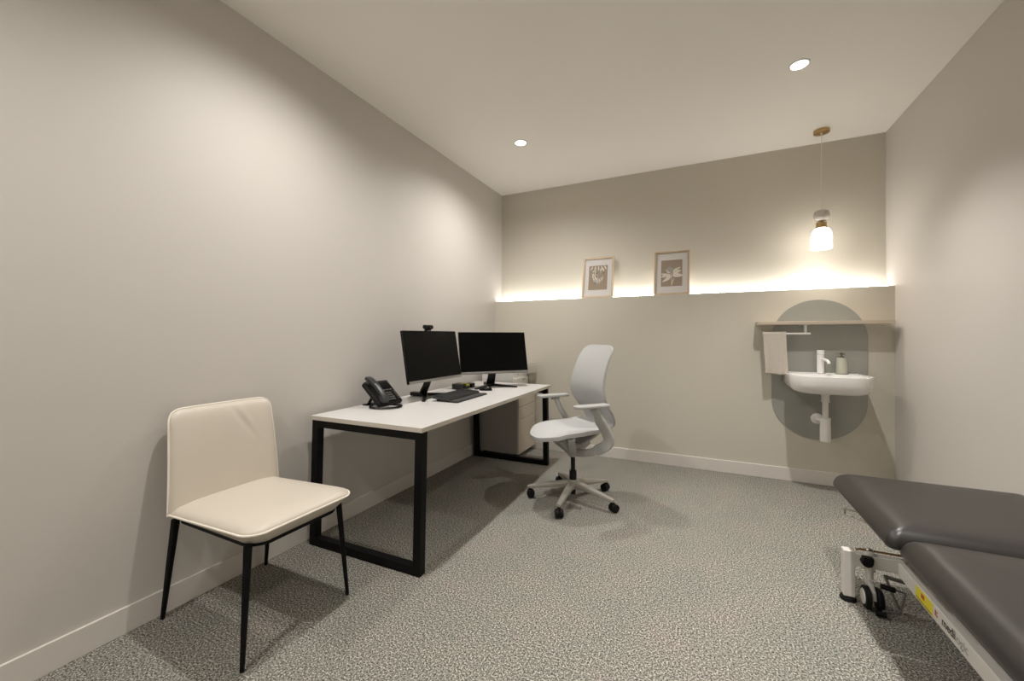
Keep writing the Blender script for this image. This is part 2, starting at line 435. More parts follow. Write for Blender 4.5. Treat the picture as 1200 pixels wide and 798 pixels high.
bx = thing('mini_computer', 'small dark grey box with a lime green label on the desk between the screens', 'mini computer', (-1.905, 2.985, DZ), math.radians(-4))
MB().prism(rrect(-.055, .055, -.06, .06, .008), .003, .046).build('case', charcoal, bx, bevel=.003)
part(MB().bb(-.03, .045, .0, .052, .0455, .0468).bb(.0545, .0556, .0, .05, .028, .044).build('sticker', lime_m, bx), 'lime green sticker')
MB().bb(.0545, .0560, -.045, -.015, .012, .03).build('port_panel', black_plastic, bx)
ad = thing('power_adapter', 'small black adapter block beside the mini computer', 'adapter', (-1.895, 3.125, DZ), math.radians(8))
MB().bb(-.03, .03, -.035, .035, 0, .036).build('block', black_plastic, ad, bevel=.004)
MB().bb(.0295, .0305, -.01, .012, .01, .02).build('mark', red_m, ad)

# telephone: local +x towards the user, +y to the world back wall
ph = thing('desk_telephone', 'black desk telephone with a handset and curly cord near the end of the desk', 'telephone', (-1.905, 2.075, DZ), math.radians(-3))
ang = math.radians(41)
R = Matrix.Translation((.045, 0, .020)) @ Matrix.Rotation(ang, 4, 'Y')   # panel: local -x of plane goes up and back
# panel coordinates: u from bottom (0) to top (-.2) along -x, y across, z normal
MB().prism(rrect(-.205, 0, -.105, .105, .012), -.026, 0).build('body', black_plastic, ph, bevel=.004, M4=R)
MB().prism(rrect(-.192, -.125, -.028, .088, .004), .0, .003).build('display', screen_m, ph, bevel=.001, M4=R)
m = MB()
for i in range(4):
    for j in range(3):
        m.box((-.028 - i * .019, .0 + j * .023, .003), (.011, .016, .005))
for i in range(5):
    m.box((-.03 - i * .016, .088, .0025), (.009, .012, .004))
for j in range(4): m.box((-.113, -.018 + j * .029, .0025), (.008, .022, .004))
m.build('buttons', mat('phone_button', (.16, .16, .155), .4), ph, bevel=.001, M4=R, seg=1)
MB().prism(rrect(-.20, -.005, -.10, -.042, .006), .0, .006).build('cradle', black_plastic, ph, bevel=.002, M4=R)
hs = thing('telephone_handset', 'black curved handset resting in the cradle of the desk telephone', 'handset', (0, 0, 0))
bpy.data.objects.remove(hs)
path = smooth_path([(-.214, -.073, .026), (-.19, -.073, .038), (-.15, -.073, .044), (-.10, -.073, .046), (-.055, -.073, .044), (-.018, -.073, .036), (.004, -.073, .024)], 5)
n_ = len(path)
MB().tube(path, .01, sq=[(.050 - .012 * math.sin(PI * i / (n_ - 1)), .024) for i in range(n_)]).tube([R.to_3x3() @ Vector((0, 0, 0)) * 0 + Vector((-.185, -.073, .006)), Vector((-.185, -.073, .04))], .021, seg=18).tube([Vector((-.022, -.073, .006)), Vector((-.022, -.073, .038))], .021, seg=18).build('handset', mat('handset_plastic', (.03, .032, .034), .38), ph, bevel=.002, M4=R)
MB().tube([(-.075, -.03, .085), (-.115, -.05, .006)], .01, sq=(.05, .010)).tube([(-.075, .03, .085), (-.115, .05, .006)], .01, sq=(.05, .010)).bb(-.135, -.095, -.085, .085, 0, .008).build('stand', black_plastic, ph)
# coiled cord lying in a loop on the desk
cp = smooth_path([(.03, -.085, .035), (-.005, -.125, .016), (.02, -.155, .010), (.09, -.15, .009), (.145, -.105, .009), (.155, -.045, .009), (.125, .0, .009), (.085, -.02, .012), (.055, -.05, .022)], 26)
helix = []
for i, p in enumerate(cp):
    d = (cp[min(i + 1, len(cp) - 1)] - cp[max(i - 1, 0)]).normalized(); a = Vector((-d.y, d.x, 0)).normalized(); b = Vector((0, 0, 1))
    th = i * 1.55
    helix.append(p + (a * math.cos(th) + b * math.sin(th)) * .0052)
MB().tube(helix, .0038, seg=6).build('cord', black_plastic, ph)

# ------------------------------------------------------------------ guest chair (local +x front, +y towards the back wall)
gc = thing('guest_chair', 'cream leather guest chair with slim black legs against the left wall', 'chair', (-1.78, 1.135, 0))
def seat_outline(grow, n=12):
    # x from rear -.245 to front .34, half width .245
    x0, x1, w = -.235 - grow * .3, .318 + grow, .243 + grow
    pts = []
    base = rrect(x0, x1, -w, w, [.03, .060, .060, .03], n)
    for x, y in base:
        k = max(0, (x - .1) / (x1 - .1))
        pts.append((x + .030 * k * (1 - (y / w) ** 2), y * (1 - .03 * (1 - k))))
    return pts
def seat_rise(x):  # the cushion is thicker towards the front
    return -.006 + .020 * max(0, min(1, (x + .235) / .5))
m = MB()
secs = [(-.045, .420), (-.022, .440), (-.006, .455), (.0, .464), (-.006, .475), (-.030, .487), (-.075, .494), (-.14, .497)]
rings = []
for g, z in secs:
    rings.append([Vector((x, y, z + seat_rise(x) * min(1, (z - .42) / .04))) for x, y in seat_outline(g)])
m.loft(rings)
seat = m.build('seat', leather, gc, angle=80)
MB().tube([Vector((x, y, .4645 + seat_rise(x))) for x, y in seat_outline(.001)], .0042, seg=8, closed=True).build('piping', piping_m, seat)
# backrest: curved padded panel, rises from the seat rear and leans to the wall
def back_pt(u, v, off):
    """u -1..1 across (y), v 0..1 up, off 0 front .. 1 rear"""
    z = .455 + .425 * v
    half = .240 - .018 * v
    y = half * u + .018 * v
    xc = -.205 - .060 * v - .020 * v * v
    bow = .030 * (1 - u * u)              # centre lies further back
    return Vector((xc - bow * (1 - .3 * v) , y, z))
def back_ring(v, inset, depth):
    pass
NU, NV = 28, 20
def back_surface(side):
    def fn(uu, vv):
        u = uu * 2 - 1; v = vv
        # round the top corners by pulling u in near v=1
        edge = max(0, (v - .86) / .14)
        uw = u * (1 - .055 * edge ** 2.5)
        zdrop = .014 * max(0, (abs(u) - .80) / .20) ** 2 * edge
        p = back_pt(uw, v, 0); p.z -= zdrop
        pad = (1 - abs(u) ** 6) ** .5 * (1 - max(0, (v - .5) * 2) ** 7) ** .5 if v > .5 else (1 - abs(u) ** 6) ** .5
        if side > 0:
            p.x += .030 * pad - .006 * (1 - v) 
            # soft creases in the leather
            p.x -= .004 * math.exp(-((u - .30 - (v - .8) * -1.2) / .05) ** 2) * math.exp(-((v - .78) / .16) ** 2)
            p.x += .003 * math.exp(-((u - .42 - (v - .8) * -1.0) / .05) ** 2) * math.exp(-((v - .80) / .14) ** 2)
        else: p.x -= .022 * pad
        return p
    return fn
m = MB(); m.grid(back_surface(1), NU * 2, NV * 2); m.grid(back_surface(-1), NU * 2, NV * 2)
bmesh.ops.remove_doubles(m.bm, verts=m.bm.verts, dist=.0012)
back = m.build('backrest', leather, gc, angle=80)
pp = [back_surface(1)(0, v / 24) for v in range(25)] + [back_surface(1)(u / 28, 1) for u in range(1, 28)] + [back_surface(1)(1, 1 - v / 24) for v in range(25)]
MB().tube(pp, .0042, seg=8).build('piping', piping_m, back)
# frame rail round the seat base + legs
fr = [Vector((x, y, .421)) for x, y in seat_outline(-.046)]
MB().tube(fr, .01, sq=(.014, .020), closed=True).build('seat_frame', black_metal, gc)
for (tx, ty, fx, fy) in ((.262, -.205, .293, -.245), (.262, .205, .290, .230), (-.225, -.205, -.291, -.222), (-.225, .210, -.292, .226)):
    MB().tube([(tx, ty, .428), ((tx + fx) / 2, (ty + fy) / 2, .215), (fx, fy, .001)], .01, sq=[(.027, .024), (.021, .020), (.014, .014)]).build('leg', black_metal, gc)

# ------------------------------------------------------------------ office chair (local +x front, +y nearer the camera)
oc = thing('office_chair', 'light grey swivel office chair with armrests and five castors by the desk', 'office chair', (-.864, 2.868, 0), math.radians(228))
hub = MB().lathe([(.0, .085), (.036, .085), (.042, .10), (.040, .135), (.030, .15), (.0, .15)]).build('hub', alu, oc)
chair_world = 228
for k in range(5):
    a = math.radians(-90 + 72 * k - chair_world); ca, sa = math.cos(a), math.sin(a)
    P = lambda r, z: Vector((r * ca, r * sa, z))
    MB().tube([P(.02, .118), P(.10, .113), P(.20, .100), P(.315, .082), P(.332, .080)], .01, sq=[(.058, .050), (.050, .040), (.042, .032), (.032, .022), (.026, .018)]).build('leg', alu, oc)
    c = P(.322, .031); ta = a + .5 + k * .7
    ax = Vector((-math.sin(ta), math.cos(ta), 0)); fw = Vector((math.cos(ta), math.sin(ta), 0)); c = c + fw * .012
    m = MB()
    for s in (-1, 1): m.cone(c + ax * (s * .006), c + ax * (s * .026), .030, .027, seg=22)
    m.cone(c - ax * .008, c + ax * .008, .014)
    m.cone(P(.322, .045), P(.322, .079), .008)
    m.tube([c + fw * .0 + Vector((0, 0, .031)), P(.322, .058)], .012, seg=8)
    m.build('caster', rubber, oc)
MB().cone((0, 0, .045), (0, 0, .10), .020).cone((0, 0, .10), (0, 0, .215), .026).cone((0, 0, .21), (0, 0, .33), .016).build('gas_column', black_plastic, oc)
# mechanism under the seat
MB().lathe([(.0, .315), (.030, .318), (.048, .345), (.055, .375), (.0, .38)]).tube([(-.10, 0, .43), (-.03, 0, .385), (.06, 0, .40), (.13, 0, .46)], .01, sq=[(.14, .05), (.12, .07), (.12, .06), (.14, .03)]).build('mechanism', grey_plastic, oc)
MB().tube([(-.02, 0, .36), (-.045, 0, .41)], .01, sq=(.06, .08)).build('tilt_housing', charcoal, oc)
for s in (-1, 1):
    MB().tube(smooth_path([(.015, s * .03, .345), (.07, s * .11, .40), (.12, s * .18, .47), (.135, s * .2, .505)], 5), .01, sq=[(.05, .022)] * 16).build('seat_support', grey_plastic, oc)
# seat: thin shell with waterfall front
def seat_fn(off):
    def fn(u, v):
        t = v * 2 - 1                       # across
        smax = .322 - .095 * abs(t) ** 3; s = -.215 + (smax + .215) * u                # along
        q = abs(s - .03) / .265
        half = .225 * (1 - .14 * max(0, (s - .05) / .17) ** 2) * (1 - .18 * max(0, (-.02 - s) / .2) ** 1.5)
        y = half * t
        z = .532 - .050 * max(0, (s - .14) / .185) ** 2 + .018 * max(0, (-.05 - s) / .17) ** 2
        edge = abs(t) ** 3
        z += .012 * t * t * (1 - u) - .012 * edge * max(0, (s - .0) / .29) ** 1.3
        xx = s
        return Vector((xx, y, z + off * (1 - .0 * edge)))
    return fn
def slab(fn_top, fn_bot, nu, nv):
    m = MB(); m.grid(fn_top, nu, nv); m.grid(fn_bot, nu, nv)
    idx = []
    for fns in (fn_top, fn_bot):
        idx.append([fns(u / nu, 0) for u in range(nu)] + [fns(1, v / nv) for v in range(nv)] + [fns(1 - u / nu, 1) for u in range(nu)] + [fns(0, 1 - v / nv) for v in range(nv)])
    A = idx[0] + [idx[0][0]]; B = idx[1] + [idx[1][0]]
    m.loft([A, B], cap=False, closed=False)
    return m
slab(seat_fn(.010), seat_fn(-.004), 30, 20).build('seat', mesh_fabric, oc, angle=60, bevel=0)
slab(seat_fn(-.0045), seat_fn(-.017), 30, 20).build('seat_shell', grey_plastic, oc, angle=60)
# backrest profile (s, z) sweeping from the seat rear
bprof = smooth_path([(-.150, 0, .522), (-.215, 0, .522), (-.252, 0, .570), (-.225, 0, .645), (-.170, 0, .720), (-.140, 0, .80), (-.148, 0, .89), (-.185, 0, 1.0), (-.245, 0, 1.125)], 6)
def back_fn(off):
    n = len(bprof) - 1
    def fn(u, v):
        t = v * 2 - 1
        f = u * n; i = min(int(f), n - 1); p = bprof[i].lerp(bprof[i + 1], f - i)
        d = (bprof[min(i + 1, n)] - bprof[i]).normalized(); nrm = Vector((d.z, 0, -d.x))
        z = p.z
        half = .20
        if z < .80: half = .165 + (.215 - .165) * max(0, min(1, (z - .53) / .24)) ** .8 if z > .53 else .165
        else: half = .215 - .030 * ((z - .80) / .32)
        if u < .14: half = .17
        tc = max(0, (u - .90) / .10)
        half *= (1 - .16 * tc ** 3)
        wrap = .035 * t * t * (0.4 + .6 * (1 - abs(u - .55)))
        q = p + nrm * (off + wrap * .8); q.y = half * t
        q.z -= .02 * abs(t) ** 5 * tc
        return q
    return fn
slab(back_fn(.004), back_fn(-.006), 48, 18).build('backrest', mesh_fabric, oc, angle=60)
rim = [back_fn(-.004)(u / 48, 0) for u in range(4, 49)] + [back_fn(-.004)(1, v / 18) for v in range(1, 18)] + [back_fn(-.004)(1 - u / 48, 1) for u in range(0, 45)]
MB().tube(rim, .01, sq=(.014, .016)).build('back_frame', grey_plastic, oc)
MB().tube(smooth_path([(-.02, 0, .40), (-.12, 0, .43), (-.21, 0, .48), (-.272, 0, .55), (-.262, 0, .62)], 5), .01, sq=(.075, .022)).build('back_support', grey_plastic, oc)
for s in (-1, 1):
    y = s * .272
    am = thing('tmp', '', '', (0, 0, 0)); bpy.data.objects.remove(am)
    arm = MB().tube(smooth_path([(-.005, s * .05, .355), (-.035, s * .14, .375), (-.085, s * .235, .425), (-.118, s * .272, .475), (-.100, y, .54), (-.055, y, .61), (-.015, y, .69), (-.002, y, .712)], 6), .01,
                    sq=[(.036, .052)] * 10 + [(.036, .074)] * 22 + [(.034, .060)] * 11).build('armrest', grey_plastic, oc)
    MB().tube([(.028, y, .705), (-.035, y, .705)], .01, sq=(.03, .022)).build('arm_bracket', grey_plastic, arm)
    MB().prism(rrect(-.115, .155, y - .042, y + .042, [.028, .04, .04, .028]), .716, .736).build('arm_pad', grey_plastic, arm, bevel=.007, seg=3)

# ------------------------------------------------------------------ back wall: splashback, shelf, rail, towel, basin
sp = []
cxs, rs, zb_, zt_ = .835, .317, .676, 1.174
for k in range(33): a = PI * k / 32; sp.append((cxs + rs * math.cos(a), zt_ + rs * math.sin(a)))
for k in range(33): a = PI + PI * k / 32; sp.append((cxs + rs * math.cos(a), zb_ + rs * math.sin(a)))
m = MB(); m.loft([[Vector((x, y, z)) for x, z in sp] for y in (YB - .001, YB - .006)])
tag(m.build('splashback', splash, bevel=.001), 'grey green pill shaped splashback panel on the wall behind the basin', 'splashback')

SHX0, SHX1, SHY, SHZ = .400, 1.274, 3.875, 1.288
poly = rrect(SHX0, SHX1, SHY, YB - .0062, [.02, .003, .003, .003], 5)
tag(MB().prism(poly, SHZ, SHZ + .027).build('wall_shelf', shelf_m, bevel=.002), 'thin beige wall shelf over the basin', 'shelf')

ry, rz_ = 3.925, 1.217
rail = thing('towel_rail', 'white towel rail hanging under the beige shelf', 'towel rail', (.61, ry, rz_))
MB().cone((-.158, 0, 0), (.160, 0, 0), .0085, seg=18).build('bar', white_gloss, rail)
MB().cone((-.166, 0, 0), (-.157, 0, 0), .013, seg=18).build('end_cap', white_gloss, rail)
for x in (.127,):
    o = MB().bb(x - .009, x + .009, -.007, .007, 0, SHZ - rz_ - .004).build('hanger', white_gloss, rail, bevel=.002)
    MB().bb(x - .022, x + .022, -.012, .012, SHZ - rz_ - .004, SHZ - rz_).build('mounting_plate', white_gloss, o, bevel=.001)
tag(MB().lathe([(.0, -.004), (.007, -.003), (.008, 0), (.0, 0)], (.70, 3.92, SHZ)).build('shelf_screw_cap', white_plastic), 'tiny white cap under the beige shelf near the rail hanger', 'screw cap')
# folded hand towel over the rail
def towel_layer(side, zbot, x0, x1, xb0, xb1, seed):
    def fn(u, v):
        ang_max = PI / 2
        rr = .0145
        L = (rz_ - zbot); 
        if v < .12:
            a = (1 - v / .12) * ang_max
            y = -side * math.cos(a) * rr; z = rz_ + rr * math.sin(a)
            w = 0
        else:
            w = (v - .12) / .88; y = -side * (rr + .010 * w * (1 if side > 0 else .3)); z = rz_ - L * w
        fold = .003 * math.sin(u * 9 + seed) * w + .0015 * math.sin(u * 23 + seed * 2 + w * 3) * min(1, w * 3)
        x = (x0 + (xb0 - x0) * w) * (1 - u) + (x1 + (xb1 - x1) * w) * u
        return Vector((x, ry + y + (-fold if side > 0 else fold), z + .004 * math.sin(u * 5 + 1) * w))
    return fn
m = MB(); m.grid(towel_layer(1, .885, .445, .606, .462, .620, 1), 24, 40); m.grid(towel_layer(-1, .905, .445, .606, .455, .612, 2.3), 24, 40)
tw = m.build('hand_towel', towel_m, solid=.007, angle=80)
tag(tw, 'beige cotton hand towel folded over the white rail', 'towel')

# basin
bs = thing('wall_basin', 'white ceramic wall basin with rounded front under the shelf', 'basin', (.852, YB - .006, 0))
ZR = .904
def basin_ring(grow, z, yback=0.0, r=.15):
    w, d = .252 + grow, .410 + grow
    return [Vector((x, -y, z)) for x, y in rrect(-w, w, yback, d, [.012, .012, r + grow, r + grow * .8], 10)]
m = MB()
m.loft([basin_ring(-.075, .765), basin_ring(-.05, .770), basin_ring(-.022, .785), basin_ring(-.006, .81), basin_ring(.0, .84), basin_ring(.004, ZR - .008), basin_ring(.003, ZR - .002), basin_ring(-.001, ZR),
        basin_ring(-.012, ZR - .001), [Vector((p.x, min(p.y, -.105), p.z)) for p in basin_ring(-.022, ZR - .004)],
        [Vector((p.x, min(p.y, -.112), p.z)) for p in basin_ring(-.032, ZR - .03)], [Vector((p.x, min(p.y, -.125), p.z)) for p in basin_ring(-.06, ZR - .075)],
        [Vector((p.x * .9, min(p.y, -.15), p.z)) for p in basin_ring(-.10, ZR - .095)]])
m.build('bowl', ceramic, bs, angle=50)
MB().lathe([(.0, -.001), (.030, -.001), (.032, .003), (.0, .004)], (-.0, -.23, ZR - .093)).build('drain', chrome, bs)
MB().lathe([(.0, 0), (.012, 0), (.013, -.004), (.0, -.005)], (-.02, -.1235, ZR - .028), M3=Matrix.Rotation(PI / 2, 3, 'X')).build('overflow_cap', white_gloss, bs)
for x in (-.15, .13):
    MB().lathe([(.0, .75), (.022, .752), (.03, .765), (.034, .80), (.0, .80)], (x, -.06 if x > 0 else -.12, 0)).build('fixing_boss', ceramic, bs)
# tap
tp = thing('basin_tap', 'white cylindrical mixer tap on the left rear of the basin', 'tap', (.838, 3.935, ZR - .001))
MB().lathe([(.026, 0), (.027, .004), (.0245, .006), (.0245, .148), (.0, .148)]).build('body', white_gloss, tp, bevel=.001)
MB().lathe([(.0, .150), (.0245, .150), (.0245, .180), (.022, .183), (.0, .183)]).build('handle', white_gloss, tp)
MB().tube(smooth_path([(0, -.01, .108), (.012, -.055, .112), (.025, -.095, .100), (.030, -.105, .082)], 6), .0105, seg=16).build('spout', white_gloss, tp)
# soap dispenser
sd = thing('soap_dispenser', 'sage green soap dispenser bottle with a dark pump on the basin', 'soap dispenser', (.972, 3.94, ZR - .001))
MB().lathe([(.0, 0), (.036, 0), (.038, .004), (.036, .03), (.0325, .118), (.029, .124), (.013, .126), (.0, .126)]).build('bottle', sage, sd)
MB().lathe([(.0, .126), (.015, .126), (.015, .138), (.006, .140), (.006, .152), (.014, .153), (.014, .163), (.0, .164)]).tube([(0, 0, .158), (0, -.02, .160), (.004, -.045, .156)], .0055).build('pump', pump_m, sd)
# waste trap
tr = thing('waste_trap', 'white bottle trap and waste pipe under the basin', 'waste pipe', (.852, 3.86, 0))
MB().lathe([(.0, .775), (.036, .775), (.036, .765), (.030, .745), (.026, .735), (.026, .695), (.0, .695)]).build('tail_cone', white_plastic, tr)
MB().lathe([(.0, .697), (.029, .697), (.029, .687), (.0, .687)]).build('compression_nut', white_plastic, tr)
MB().lathe([(.0, .69), (.0195, .69), (.0195, .55), (.0, .55)]).build('pipe', white_plastic, tr)
MB().lathe([(.0, .565), (.034, .565), (.034, .55), (.033, .50), (.0345, .495), (.0345, .385), (.030, .380), (.0, .380)]).build('bottle', white_plastic, tr)
MB().cone((-.0, .0, .53), (-.022, .142, .53), .0165).build('outlet_pipe', white_plastic, tr)
MB().lathe([(.0, 0), (.042, 0), (.042, .003), (.034, .007), (.032, .006), (.022, .010), (.0, .010)], (-.0225, .1478, .530), M3=Matrix.Rotation(PI / 2, 3, 'X')).build('wall_flange', white_plastic, tr)

# ------------------------------------------------------------------ pendant lamp
pd = thing('pendant_lamp', 'pendant lamp with a brass canopy and glowing white glass shade over the basin', 'pendant lamp', (.843, 3.93, ZC))
MB().lathe([(.0, 0), (.053, 0), (.053, -.022), (.050, -.024), (.0, -.024)]).build('canopy', brass, pd)
MB().lathe([(.0, -.024), (.009, -.024), (.007, -.034), (.0, -.036)]).build('cord_grip', white_plastic, pd)
MB().cone((0, 0, -.03), (0, 0, -.64), .0022, seg=8).build('cable', white_plastic, pd)
MB().lathe([(.0, -.632), (.030, -.633), (.046, -.642), (.052, -.660), (.052, -.685), (.047, -.702), (.038, -.712), (.030, -.716), (.0, -.716)]).build('cap', mat('cap_plaster', (.62, .57, .52), .7), pd)
MB().lathe([(.0, -.716), (.010, -.716), (.010, -.730), (.034, -.730), (.034, -.775), (.0, -.775)]).build('collar', brass, pd)
sh = MB().lathe([(.0, -.773), (.034, -.774), (.050, -.785), (.062, -.806), (.067, -.835), (.067, -.935), (.063, -.937), (.062, -.932), (.062, -.84), (.055, -.81), (.04, -.79), (.0, -.785)]).build('shade', shade_m, pd)
MB().lathe([(.0, -.79), (.013, -.79), (.014, -.82), (.028, -.86), (.026, -.89), (.0, -.90)]).build('bulb', mat('lit_bulb', (1, 1, 1), .5, emit=(1, .93, .82), estr=8), pd)

l = bpy.data.lights.new('pendant_bulb_light', 'SPOT'); l.energy = 8; l.color = (1, .90, .77); l.spot_size = math.radians(150); l.spot_blend = 1; l.shadow_soft_size = .04
o = bpy.data.objects.new('pendant_bulb_light', l); COL.objects.link(o); o.parent = pd; o.location = (0, 0, -.94)

# ------------------------------------------------------------------ framed prints leaning on the ledge
def leaf(m, cx, cz, ang, L, Wd, y, bend=0):
    pts = []
    n = 8
    for k in range(n + 1):
        t = k / n; pts.append((t * L, Wd * math.sin(PI * t ** .8) + bend * math.sin(PI * t)))
    for k in range(n - 1, 0, -1):
        t = k / n; pts.append((t * L, -Wd * math.sin(PI * t ** .8) + bend * math.sin(PI * t)))
    c, s = math.cos(ang), math.sin(ang)
    V = [m.bm.verts.new((cx + x * c - z * s, y, cz + x * s + z * c)) for x, z in pts]
    m._faces([m.bm.faces.new(V)])
def picture(label, x, w, h, kind):
    t = thing('framed_print', label, 'framed print', (x, YB + .032, ZL + .001), 0, 'framed botanical prints on the ledge')
    lean = -math.atan2(.086, h); Ml = Matrix.Rotation(lean, 4, 'X')
    fw = .0175; d = .022
    m = MB()
    m.bb(-w / 2, -w / 2 + fw, 0, d, 0, h).bb(w / 2 - fw, w / 2, 0, d, 0, h).bb(-w / 2 + fw, w / 2 - fw, 0, d, 0, fw).bb(-w / 2 + fw, w / 2 - fw, 0, d, h - fw, h)
    m.build('frame', oak, t, bevel=.0015, M4=Ml)
    MB().bb(-w / 2 + fw, w / 2 - fw, .012, .018, fw, h - fw).build('mat_board', mat_board, t, M4=Ml)
    pw, ph_ = w * .30, h * .30; pc = h * .5
    pic = MB().bb(-pw, pw, .0112, .0125, pc - ph_, pc + ph_).build('print', art_brown, t, M4=Ml)
    m = MB(); ms_ = [art_cream, art_grey, art_dark]
    rnd = random.Random(11 if kind else 5); yy = .0108
    if kind == 0:      # drooping blossoms
        for k in range(15):
            cx_ = rnd.uniform(-.62, .62) * pw; cz = pc + rnd.uniform(-.1, .92) * ph_
            m.mi = 0 if k % 3 else 1
            Lf = rnd.uniform(.035, .07)
            a = rnd.uniform(-2.1, -1.3)
            cz = min(cz, pc + ph_ - .004); 
            leaf(m, cx_ * .8, cz, a, min(Lf, cz - (pc - ph_ * .8)), rnd.uniform(.004, .009), yy - k * .00006, rnd.uniform(-.006, .006))
        for k in range(4):
            leaf(m, (-.35 + .22 * k) * pw, pc + .98 * ph_, -PI / 2 + rnd.uniform(-.5, .5), .05, .006, yy - .0008, .004) if False else None
        m.mi = 0
        for k in range(5): leaf(m, (-.6 + .3 * k) * pw, pc + .97 * ph_, -PI / 2 + (-.5 + .25 * k), .055, .0065, yy - .0010 - k * 5e-5, .003)
        m.mi = 1
        for (ux_, uz_) in ((-.1, .2), (-.25, -.1), (.2, .05), (0, -.25), (.05, .35)): leaf(m, ux_ * pw, pc + uz_ * ph_, rnd.uniform(-2.2, -.9), .045, .010, yy - .0014 - abs(ux_) * 3e-4)
        m.mi = 2
        for (ux_, uz_) in ((-.5, .45), (-.15, .42), (.55, .40), (-.22, -.42), (-.1, .1)): leaf(m, ux_ * pw, pc + uz_ * ph_, rnd.uniform(-2.6, -.5), .017, .0065, yy - .0019 - abs(ux_) * 3e-4)
        m.mi = 0
        for k in range(6): leaf(m, (-.3 + .16 * k) * pw, pc + rnd.uniform(-.2, .2) * ph_, -PI / 2 - .15, .06, .0035, yy - .0023 - k * 5e-5, .004)
    else:              # single bloom on a stem
        m.mi = 0
        m.box((.01 * pw, yy, pc - ph_ * .48), (.0045, .0004, ph_ * 1.0)); leaf(m, .04 * pw, pc - ph_ * .9, 1.25, .08, .0035, yy - .0003, .004)
        for (ux_, uz_, a, Lf, wd) in ((-.05, -.15, 2.95, .095, .014), (-.02, -.1, 3.35, .10, .016), (.0, -.2, 3.75, .105, .015), (.1, -.1, .45, .085, .016), (.05, -.2, -.05, .10, .020), (.15, .0, .95, .065, .013),
                                      (-.1, .0, 2.45, .06, .012), (.2, .1, .6, .075, .012)):
            leaf(m, ux_ * pw, pc + uz_ * ph_, a, Lf, wd, yy - .0004 - abs(a) * 1e-4, .004)
        m.mi = 1
        for k in range(9): leaf(m, (-.12) * pw, pc + .22 * ph_, .2 + k * .36, .042, .009, yy - .0010 - k * 3e-5)
        for k in range(4): leaf(m, (-.1) * pw, pc + .22 * ph_, 3.3 + k * .75, .026, .009, yy - .0014 - k * 3e-5)
        m.mi = 2
        for k in range(12):
            a = rnd.uniform(0, 6.28); leaf(m, (-.1) * pw + .048 * math.cos(a) * rnd.uniform(.6, 1.2), pc + .18 * ph_ + .036 * math.sin(a), a + 1.4, .016, .0012, yy - .0019 - k * 2e-5)
        for (ux_, uz_, a) in ((-.6, -.25, 3.6), (.45, -.35, -.4), (.55, .3, .6), (-.5, .1, 2.9)): leaf(m, ux_ * pw * .8, pc + uz_ * ph_, a, .022, .002, yy - .0022)
    m.build('drawing', ms_, pic, smooth=False, M4=Ml)
    MB().bb(-w / 2 + fw, w / 2 - fw, .0035, .0050, fw, h - fw).build('glass', glass_m, t, smooth=False, M4=Ml)
    return t
picture('left framed print of drooping dark centred blossoms in a pale oak frame', -.972, .318, .430, 0)
picture('right framed print of one cream leafy bloom on a stem in pale oak frame', -.272, .312, .432, 1)

# ------------------------------------------------------------------ treatment couch
tc = thing('treatment_couch', 'dark vinyl treatment couch on a cream steel wheeled base by the right wall', 'treatment couch', (.945, 1.55, 0))
def pad(y0, y1, name, hz=.47, th=.075, rc=(.05, .05, .05, .05), xl=.608):
    ox, oy = .945, 1.55
    x0, x1 = xl - ox, 1.300 - ox
    m = MB(); rings = []
    for ins, dz in ((.040, -.036), (.018, -.034), (.006, -.030), (.0, -.022), (.0, -.012), (.004, .004), (.012, .019), (.024, .031), (.040, .040), (.062, .0465), (.095, .050), (.15, .052), (.22, .053)):
        rings.append([Vector((x, y, hz + dz)) for x, y in rrect(x0 + ins, x1 - ins, y0 - oy + ins * .8, y1 - oy - ins, [max(q - ins * .35, .014) for q in rc], 7)])
    m.loft(rings)
    return m.build(name, vinyl, tc, angle=70)
p_far = pad(1.886, 2.60, 'head_section', hz=.464, rc=(.030, .030, .030, .045), xl=.597)
part(p_far, 'far vinyl cushion section')
p_near = pad(.55, 1.880, 'body_section', hz=.457, rc=(.05, .05, .026, .026), xl=.622)
part(p_near, 'near long vinyl cushion section')
OX, OY = .945, 1.55
def B(x0, x1, y0, y1, z0, z1, m=None): return (m or MB()).bb(x0 - OX, x1 - OX, y0 - OY, y1 - OY, z0, z1)
# upper frame under the pads
B(.72, .76, .62, 2.45, .380, .408, B(1.15, 1.19, .62, 2.45, .380, .408, B(.72, 1.19, 1.85, 1.91, .375, .405, B(.72, 1.19, .62, .66, .375, .405)))).build('upper_frame', grey_steel, tc, bevel=.003)
# base rails
rail_l = B(.762, .798, .50, 2.30, .16, .22).build('base_rail', cream_steel, tc, bevel=.004)
B(1.092, 1.128, .50, 2.30, .16, .22).build('base_rail', cream_steel, tc, bevel=.004)
for y in (2.30, .46):
    B(.612, 1.278, y, y + .04, .165, .222).build('cross_rail', cream_steel, tc, bevel=.004)
    for x in (.575, 1.262):
        o = B(x, x + .042, y, y + .042, .022, .228).build('post', cream_steel, tc, bevel=.003)
        MB().lathe([(.0, 0), (.030, 0), (.032, .006), (.028, .016), (.012, .022), (.0, .023)], (x + .021 - OX, y + .021 - OY, 0)).build('foot_pad', rubber, o)
